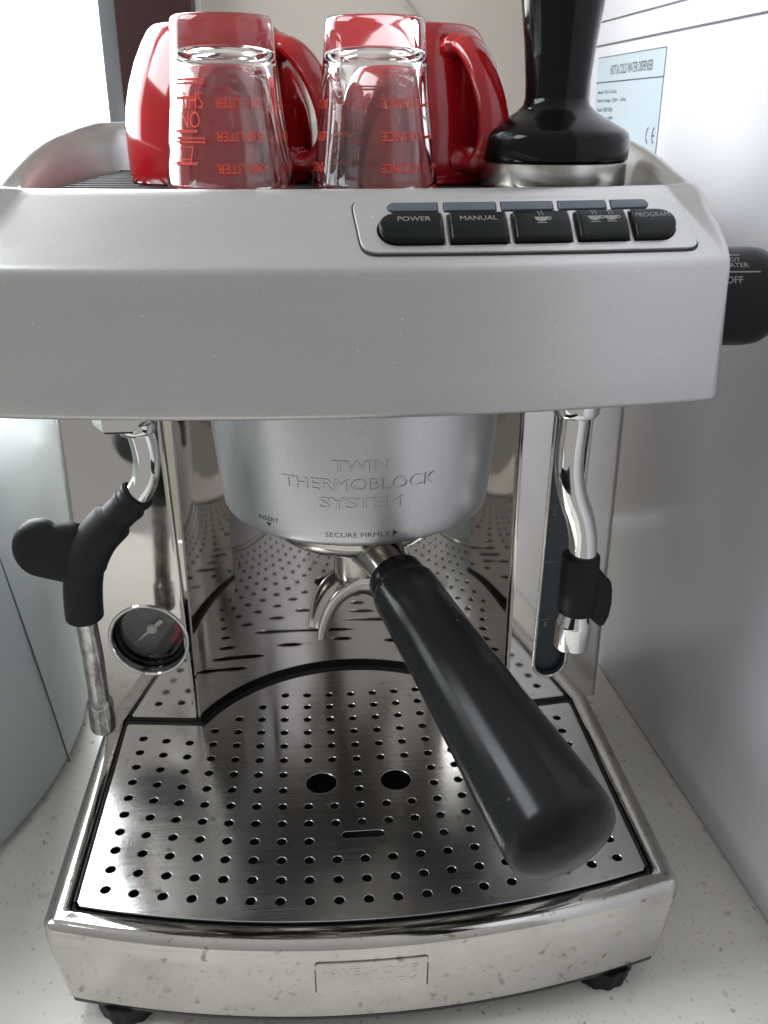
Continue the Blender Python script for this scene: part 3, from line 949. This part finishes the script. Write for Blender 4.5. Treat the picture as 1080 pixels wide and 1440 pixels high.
# --- brew group shroud
GX, GY = 1.5, 98.0
gmx = Matrix.Translation((GX, GY, 0))
prof = [(50, 150.0), (55.0, 146.6), (57.0, 146.2), (58.6, 147.0), (59.6, 149.0), (60.2, 153), (61.0, 162), (62.6, 180), (64.4, 206.3)]
gs = obj('group_shroud', *lathe(prof, gmx, 160, True, False), M['shroud'], ma, smooth=40)
gs['label'] = 'round silver group cover with raised words TWIN THERMOBLOCK SYSTEM'
def rz(z):
    for (r0, z0), (r1, z1) in zip(prof[4:], prof[5:]):
        if z <= z1: return r0+(r1-r0)*(z-z0)/(z1-z0)
    return 64.4
def gf2(u, z, n_):
    a = u/61.0; r = rz(z)+n_
    return Vector((GX+r*math.sin(a), GY-r*math.cos(a), z))
def gtext(s, wd_, ht_, cu_, cz_, d=0.35, bold=0.0, arc=0.0, bev=0.0):
    return text(s, wd_, ht_, lambda u, v_, n_: gf2(cu_+u, cz_+v_, n_-0.02), d, bold, bev)
obj('raised_lettering', *join(gtext('TWIN', 21, 4.4, -1.0, 182.6, 0.4), gtext('THERMOBLOCK', 62, 4.9, -1.2, 174.6, 0.4), gtext('SYSTEM', 33, 4.7, -0.8, 166.6, 0.4)), M['shroud'], gs, smooth=25)
outline_grey = M['outline_grey'] = mat('lettering_outline_grey', (0.20, 0.20, 0.20), 0.6, 0.3)  # dark grey outline drawn round the raised letters
ge = lambda t_, w_, h_, u_, z_: text_edge(t_, w_, h_, lambda u, v_, n_: gf2(u_+u, z_+v_, n_), 0.16, 0.17)
obj('lettering_edge', *join(ge('TWIN', 21.3, 4.6, -1.0, 182.6), ge('THERMOBLOCK', 62.3, 5.1, -1.2, 174.6), ge('SYSTEM', 33.3, 4.9, -0.8, 166.6)), outline_grey, gs, smooth=0)
def tri_(pts):
    V, F = flat([pts], 0.08)
    return [gf2(p.x, p.y, p.z+0.06) for p in V], F
obj('shroud_print', *join(gtext('SECURE FIRMLY', 26.5, 2.1, -2.4, 152.3, 0.06, 0), tri_([(11.9, 153.9), (11.9, 150.9), (14.2, 152.4)])), M['print_dark'], gs, smooth=0)
obj('shroud_print', *join(gtext('INSERT', 10.6, 2.0, -41.5, 155.2, 0.06, 0.04), tri_([(-43.0, 153.4), (-40.0, 153.4), (-41.5, 151.7)])), M['print_dark'], gs, smooth=0)
obj('group_head', *lathe([(50, 150.2), (46, 150), (44, 146), (38, 146), (37, 150)], gmx, 80, False, True), M['filter_metal'], ma)

# --- steam wand
nutm = Matrix.Translation((-93.2, 66, 0))
wn = obj('steam_wand', *tube(smooth_path([(-88.5, 66, 202), (-87.4, 65.5, 192), (-85.6, 65, 184), (-85.2, 65, 175.5), (-87.6, 65, 166.5), (-93.2, 65.5, 158)], 8), 5.5, 28), M['chrome'], ma, smooth=60)
V, F = lathe([(10.6, 191.0), (11.6, 192.0), (12.0, 194), (12.0, 206)], nutm, 6)
obj('nut', V, F, M['chrome'], wn, smooth=20)
obj('ball_joint', *lathe([(4, 187.5), (6.8, 188.5), (7.6, 190), (7.4, 193)], Matrix.Translation((-87.8, 65.5, 0)), 40), M['chrome'], wn, smooth=60)
gp1 = smooth_path([(-90.2, 65.6, 162.2), (-95.4, 66, 156.4), (-102.5, 66.3, 149.6), (-109.5, 66.6, 142.0), (-115.0, 67.5, 132.0), (-118.4, 69, 120), (-120.0, 70.5, 107.5), (-120.3, 71.2, 102.4)], 16)
n_ = len(gp1)
rad = []
for i in range(n_):
    t_ = i/(n_-1)
    for a_, r in ((0.012, 6.6), (0.05, 7.3), (0.065, 7.0), (0.10, 6.6), (0.115, 7.0), (0.15, 7.4), (0.165, 7.1), (0.255, 7.0), (0.268, 7.9), (0.285, 8.8), (0.60, 8.9), (0.975, 8.3), (0.99, 8.0), (1.1, 7.2)):
        if t_ <= a_: break
    rad.append(r)
grip = obj('rubber_grip', *tube(gp1, rad, 28, 1.0, (0, -1, 0)), M['rubber'], wn, smooth=60)
# thumb paddle: a rounded flat lobe
cen = Vector((-127.5, 66.5, 137.5))
ax = Vector((-0.80, 0, 0.03)).normalized()
V, F = flat([[( -133.2+11.6*math.cos(R_(a))*1.0, 138.2+13.0*math.sin(R_(a))) for a in range(52, 262, 12)]+[(-126, 122.6), (-116, 118.5), (-112, 128), (-109, 140), (-114.5, 147.5), (-121, 149.4)]], 9.0, 3.4, 4)
obj('thumb_paddle', [(p.x, 67.5+p.z, p.y) for p in V], F, M['rubber'], grip, smooth=60)
obj('wand_tube', *tube([(-120.4, 71.4, 105), (-120.2, 74.5, 80), (-120.6, 77, 53.5)], 4.7, 28), M['steel_tube'], wn, smooth=60)
tm = frame((-120.6, 77.0, 54.0), Vector((-0.15, 0.8, -15)))
obj('wand_tip', *lathe([(4.7, -1.6), (5.9, 0.3), (6.0, 2), (6.0, 14.5), (5.2, 16.4), (2.2, 17.2)], tm, 40), M['steel_tube'], wn, smooth=40)

# --- hot water spout
hs = obj('hot_water_spout', *tube(smooth_path([(93.2, 70, 200), (93.0, 70, 186), (92.4, 70, 174), (92.9, 70, 163), (95.6, 70, 152), (99.4, 70, 142), (101.8, 70, 130), (102.0, 70, 112), (101.2, 70, 98)], 8), 6.2, 28), M['chrome'], ma, smooth=60)
obj('nut', *lathe([(8.8, 190.0), (9.6, 191.2), (9.8, 194), (9.8, 206)], Matrix.Translation((93.6, 70, 0)), 32), M['chrome'], hs, smooth=30)
V, F = [], []
prof_s = [(7.4, 124.5), (8.5, 124.0), (8.7, 121), (8.8, 108), (8.6, 96.2), (7.6, 95.2)]
slv = obj('rubber_sleeve', *lathe(prof_s, Matrix.Translation((101.4, 70, 0)), 40), M['rubber'], hs, smooth=50)
V, F = flat([[(103, 121.4), (108.8, 119.8), (112.0, 115.2), (115.4, 111.6), (116.2, 108), (116.6, 101), (115.8, 94), (113.8, 89.4), (111.4, 89.2), (106.5, 93.8), (101, 96.5)]], 6.0, 1.6, 3)
obj('pull_tab', [(p.x, 68.0+p.z, p.y) for p in V], F, M['rubber'], slv, smooth=50)
nm_ = frame((101.2, 70, 98), (-0.04, 0, -1))
obj('nozzle', *lathe([(5.8, -1), (6.0, 2.4), (6.1, 2.8), (7.6, 8.4), (7.75, 8.8), (8.0, 9.2), (8.0, 9.5), (8.0, 20.4), (7.9, 20.8), (7.5, 21.2), (6.0, 21.4), (5.6, 19)], nm_, 60), M['chrome'], hs, smooth=20)

# --- hot water knob on the right side
kmx = frame((139, 75, 237.5), (1, 0, 0), (0, -1, 0))
kn = obj('side_knob', *lathe([(16, 0), (19.6, 0.6), (19.8, 6), (19.8, 22), (19.2, 27), (17.2, 30.6), (13, 32.6), (6, 33)], kmx, 72), M['button'], ma, smooth=40)
def kf(x, th, n_):
    a = R_(th)
    return Vector((x, 75-(19.82+n_)*math.cos(a), 237.5+(19.82+n_)*math.sin(a)))
def krow(x, th, n_): return kf(x, th, n_)
kp = [text('HOT', 6.4, None, lambda u, v_, n_: kf(149.4+u, 56+v_/19.8*57.3, n_), 0.06), text('WATER', 11.2, None, lambda u, v_, n_: kf(149.6+u, 47.5+v_/19.8*57.3, n_), 0.06),
      text('OFF', 6.8, None, lambda u, v_, n_: kf(148.6+u, 29+v_/19.8*57.3, n_), 0.06)]
for x1, th in ((153.0, 64), (159.5, 38.5)):
    kp.append(box(141, x1, -0.8, 0.8, 0, 0.06, fn=lambda x, y, z, th=th: kf(x, th+y, z)))
obj('knob_print', *join(*kp), M['print_white'], kn, smooth=0)

# ------------------------------------------------------------------ portafilter
pf = thing('portafilter', 'metal portafilter with long glossy black handle locked under the silver group', 'portafilter', (GX, GY, 128))
phi = R_(-72)
hx = Vector((math.cos(phi), math.sin(phi), 0))
dr = (hx*135+Vector((0, 0, -30))).normalized()
hp = Vector((GX-1, GY, 127.5))+hx*44          # start of the metal neck
obj('filter_bowl', *lathe([(30, 146), (36.5, 146), (37.6, 143), (37.8, 135.5), (36.8, 132.6), (34.4, 130.2), (30.0, 127.6), (22, 124.6), (14, 122.6), (10.4, 121.6), (9.8, 119), (9.6, 108), (8.8, 105), (6, 104)], Matrix.Translation((GX-1, GY, 0)), 96), M['filter_metal'], pf, smooth=50)
nk0 = Vector((GX-1, GY, 131.5))+hx*27
nk1 = hp+dr*12
obj('handle_neck', *tube([nk0, nk0*0.7+nk1*0.3, nk0*0.4+nk1*0.6, nk1], [12.5, 10.2, 9.2, 9.6], 32), M['filter_metal'], pf, smooth=60)
hm = frame(hp+dr*5, dr)
obj('handle_collar', *lathe([(9.0, -0.5), (11.6, 0), (12.3, 1.2), (12.3, 7.6), (11.7, 9.2)], hm, 64), M['handle'], pf, smooth=40)
hprof = [(10.5, 8.2), (12.6, 8.2), (13.5, 9.3), (13.9, 12), (14.4, 30), (15.5, 60), (17.0, 90), (18.2, 112), (18.9, 126), (19.0, 132.5), (18.7, 135.6), (17.7, 137.9), (15.6, 139.6), (12.0, 141.2), (6, 142.8), (0.3, 143.4)]
V, F = lathe(hprof, hm, 96, True, True)
hmi = hm.inverted()
V2 = []
for p in V:                      # shallow flattened thumb facet on the end cap and a slightly oval section
    q = hmi @ p
    upn = (hmi.to_3x3() @ Vector((0, 0, 1)))
    V2.append(hm @ Vector((q.x*1.02, q.y*1.0, q.z)))
obj('handle_grip', V2, F, M['handle'], pf, smooth=45)
# double spout: two open channels at right angles to the handle
sv = Vector((math.sin(phi), -math.cos(phi), 0))     # pointing left of the viewer
if sv.x > 0: sv = -sv
half = smooth_path([(0.0, 0, 95.8), (4.2, 0, 94.8), (8.8, 0, 91.8), (12.6, 0, 86.4), (15.0, 0, 80.5), (15.9, 0, 76.0)], 6)
pth = [Vector((-p.x, 0, p.z)) for p in reversed(half[1:])]+half
V, F = [], []
nsec = 17
for i, p in enumerate(pth):
    a_ = pth[max(i-1, 0)]; c_ = pth[min(i+1, len(pth)-1)]
    T = (c_-a_).normalized()
    nn = Vector((-T.z, 0, T.x))          # up and outwards
    tt = min(1.0, abs(p.x)/15.9)**2
    hw_ = 8.2-1.6*tt
    hgt = 10.5-4.5*tt
    for k_ in range(nsec):
        a2 = (-1+2*k_/(nsec-1))*PI/2
        q = p+nn*(hgt*(1-abs(math.cos(a2))**0.75))
        V.append(Vector((GX-1, GY, 0))+sv*q.x+hx*(math.sin(a2)*hw_)+Vector((0, 0, q.z)))
for i in range(len(pth)-1):
    for k_ in range(nsec-1):
        F.append((i*nsec+k_, i*nsec+k_+1, (i+1)*nsec+k_+1, (i+1)*nsec+k_))
o = obj('double_spout', V, F, M['filter_metal'], pf, smooth=60)
md = o.modifiers.new('thickness', 'SOLIDIFY'); md.thickness = 0.0018; md.offset = 0
bv = o.modifiers.new('round_edge', 'BEVEL'); bv.width = 0.0006; bv.segments = 2; bv.limit_method = 'ANGLE'

# ------------------------------------------------------------------ things on top
TOPZ = 279.2
def add_cup(cx, cy, ang_, label):
    t_ = thing('espresso_cup', label, 'cup', (cx, cy, TOPZ), 'red cups upside down on the cup tray')
    pr_ = [(36.5, 2.0), (38.6, 0.2), (39.6, 0.0), (40.4, 0.8), (40.8, 4), (41.0, 20), (40.0, 30), (37.8, 39), (34.6, 48), (31.2, 55), (28.4, 59.6), (26.4, 61.6), (24.6, 62.3), (22.8, 62.4), (22.0, 61.4), (20.4, 60.2), (8, 59.8), (0.4, 59.8)]
    obj('cup_body', *lathe(pr_, Matrix.Translation((cx, cy, TOPZ)), 96), M['red_ceramic'], t_, smooth=60)
    inner_ = [(38.6, 0.3), (37.6, 4), (37.4, 22), (34, 40), (27, 54), (10, 57), (0.4, 57)]
    d_ = Vector((math.cos(R_(ang_)), math.sin(R_(ang_)), 0))
    pts = [(31.0, 52.5), (37.5, 53.0), (44.5, 48.5), (51.5, 39.5), (56.5, 28), (56.8, 17.5), (51.0, 10.0), (44, 8.8), (38.5, 10.5)]
    P = smooth_path([Vector((cx, cy, TOPZ))+d_*r+Vector((0, 0, z)) for r, z in pts], 6)
    side = d_.cross(Vector((0, 0, 1)))
    rr = [4.3 if 4 < i < len(P)-5 else 5.4 for i in range(len(P))]
    obj('cup_handle', *tube(P, rr, 28, 1.65, side), M['red_ceramic'], t_, smooth=70)
    # flatten the strap
    o = t_.children[-1]
    return t_
add_cup(-53.5, 152, -34, 'red ceramic cup upside down at the left, behind the left measuring glass')
add_cup(32.5, 152, -62, 'red ceramic cup upside down between the right measuring glass and the black tamper')


def add_glass(cx, cy, turn, label, ounce_ang, liter_ang, shot_ang):
    t_ = thing('shot_glass', label, 'shot glass', (cx, cy, TOPZ), 'measuring shot glasses upside down on the cup tray')
    H_ = 61.0
    prof_o = [(0.2, 0.6), (14.6, 0.5), (16.8, 0.1), (18.2, 0.2), (19.0, 1.2), (19.25, 3.0), (19.7, 10), (21.5, 30), (24.2, 52), (25.1, 59.8), (24.9, 60.8), (24.2, 61.0),
              (23.6, 60.6), (23.2, 58.5), (21.6, 50), (19.3, 38), (17.3, 25), (16.2, 18), (15.0, 14.4), (13.2, 12.2), (10.4, 11.0), (6, 10.4), (0.2, 10.3)]
    mx_ = Matrix.Translation((cx, cy, TOPZ+H_)) @ Matrix.Rotation(PI, 4, 'X')
    gl = obj('glass_body', *lathe(prof_o, mx_, 96, True, True), M['glass'], t_, smooth=60)
    def ro(h):      # outer radius at height h of the upright glass
        pts = [(19.25, 3), (19.7, 10), (21.5, 30), (24.2, 52), (25.1, 59.8)]
        for (r0, z0), (r1, z1) in zip(pts, pts[1:]):
            if h <= z1: return r0+(r1-r0)*(h-z0)/(z1-z0)
        return 25.1
    def gfn(theta, h0):
        # upside-down print: u runs to the viewer's left, v runs down
        def fn(u, v_, n_):
            h = h0+v_
            r = ro(h)+0.05+n_
            a = R_(theta)-u/22.5
            return Vector((cx+r*math.sin(a), cy-r*math.cos(a), TOPZ+H_-h))
        return fn
    P = []
    for s, h in (('.015 LITER', 30.0), ('.030 LITER', 41.4), ('.045 LITER', 52.6)):
        P.append(text(s, 18.2, 3.4, gfn(liter_ang, h), 0.08, 0.08))
        P.append(box(-8, 8, -0.55, 0.55, 0, 0.08, fn=lambda x, y, z, h=h: gfn(liter_ang-58, h-1.8)(x*0.8, y, z)))
    obj('measure_print', *join(*P), M['red_print'], gl, smooth=0); P = []
    for s, h in (('1/2 OUNCE', 30.0), ('1 OUNCE', 41.4), ('1 1/2 OUNCE', 52.6)):
        P.append(text(s, 17.6, 3.4, gfn(ounce_ang, h), 0.08, 0.08))
        P.append(box(-8, 8, -0.55, 0.55, 0, 0.08, fn=lambda x, y, z, h=h: gfn(ounce_ang+52, h)(x*0.7, y, z)))
    obj('measure_print', *join(*P), M['red_print'], gl, smooth=0); P = []
    P.append(text('SHOT', 15, 5.6, gfn(shot_ang, 29.0), 0.08, -0.12))
    P.append(text('ONE', 12, 5.6, gfn(shot_ang, 35.6), 0.08, -0.12))
    for h in (22.0, 42.0):
        for dh in (0, 1.3):
            P.append(box(-8.0, 8.0, -0.4, 0.4, 0, 0.08, fn=lambda x, y, z, h=h+dh: gfn(shot_ang, h)(x, y, z)))
    # little glass drawing
    for (a, b_) in (((-3, 45), (-2, 51)), ((-2, 51), (2, 51)), ((2, 51), (3, 45)), ((3, 45), (-3, 45)), ((-2.3, 49.4), (2.3, 49.4))):
        A_ = Vector((*a, 0)); B_ = Vector((*b_, 0)); d_ = (B_-A_).normalized(); pz = Vector((-d_.y, d_.x, 0))*0.22
        q = [A_-pz, B_-pz, B_+pz, A_+pz]
        V = [gfn(shot_ang, 0)(c_.x, c_.y, 0.02) for c_ in q]
        P.append((V, [(0, 1, 2, 3)]))
    pr_ = obj('measure_print', *join(*P), M['red_print'], gl, smooth=0)
    return t_
add_glass(-46.6, 98, 0, 'clear upside-down measuring glass at left with .015 .030 .045 LITER in red', 104, 16, -38)
add_glass(11.2, 98, 0, 'clear upside-down measuring glass in the middle with red OUNCE marks facing front', 24, -82, 188)

tp = thing('tamper', 'black coffee tamper with brushed steel base standing at the right end of the cup tray', 'tamper', (85.5, 105, TOPZ))
tmx = Matrix.Translation((85.3, 105, 0))
obj('tamper_base', *lathe([(28.6, TOPZ), (29.6, TOPZ+0.6), (29.9, TOPZ+1.4), (29.9, 288.4), (29.4, 288.9), (27, 289)], tmx, 96), M['brushed_ring'], tp, smooth=40)
obj('tamper_flange', *lathe([(28.8, 289.1), (30.0, 289.4), (30.3, 290.4), (30.3, 297.5), (29.7, 299.4), (28.4, 300.8), (20.5, 305.0), (16.0, 307.6), (13.6, 309.8), (12.8, 312.4)], tmx, 96), M['tamper_black'], tp, smooth=50)
obj('tamper_handle', *lathe([(12.8, 312.4), (12.9, 318), (14.2, 332), (16.6, 350), (18.2, 366), (18.6, 380), (17.2, 392), (13, 399), (6, 401.5), (0.4, 402)], tmx, 96), M['tamper_black'], tp, smooth=60)
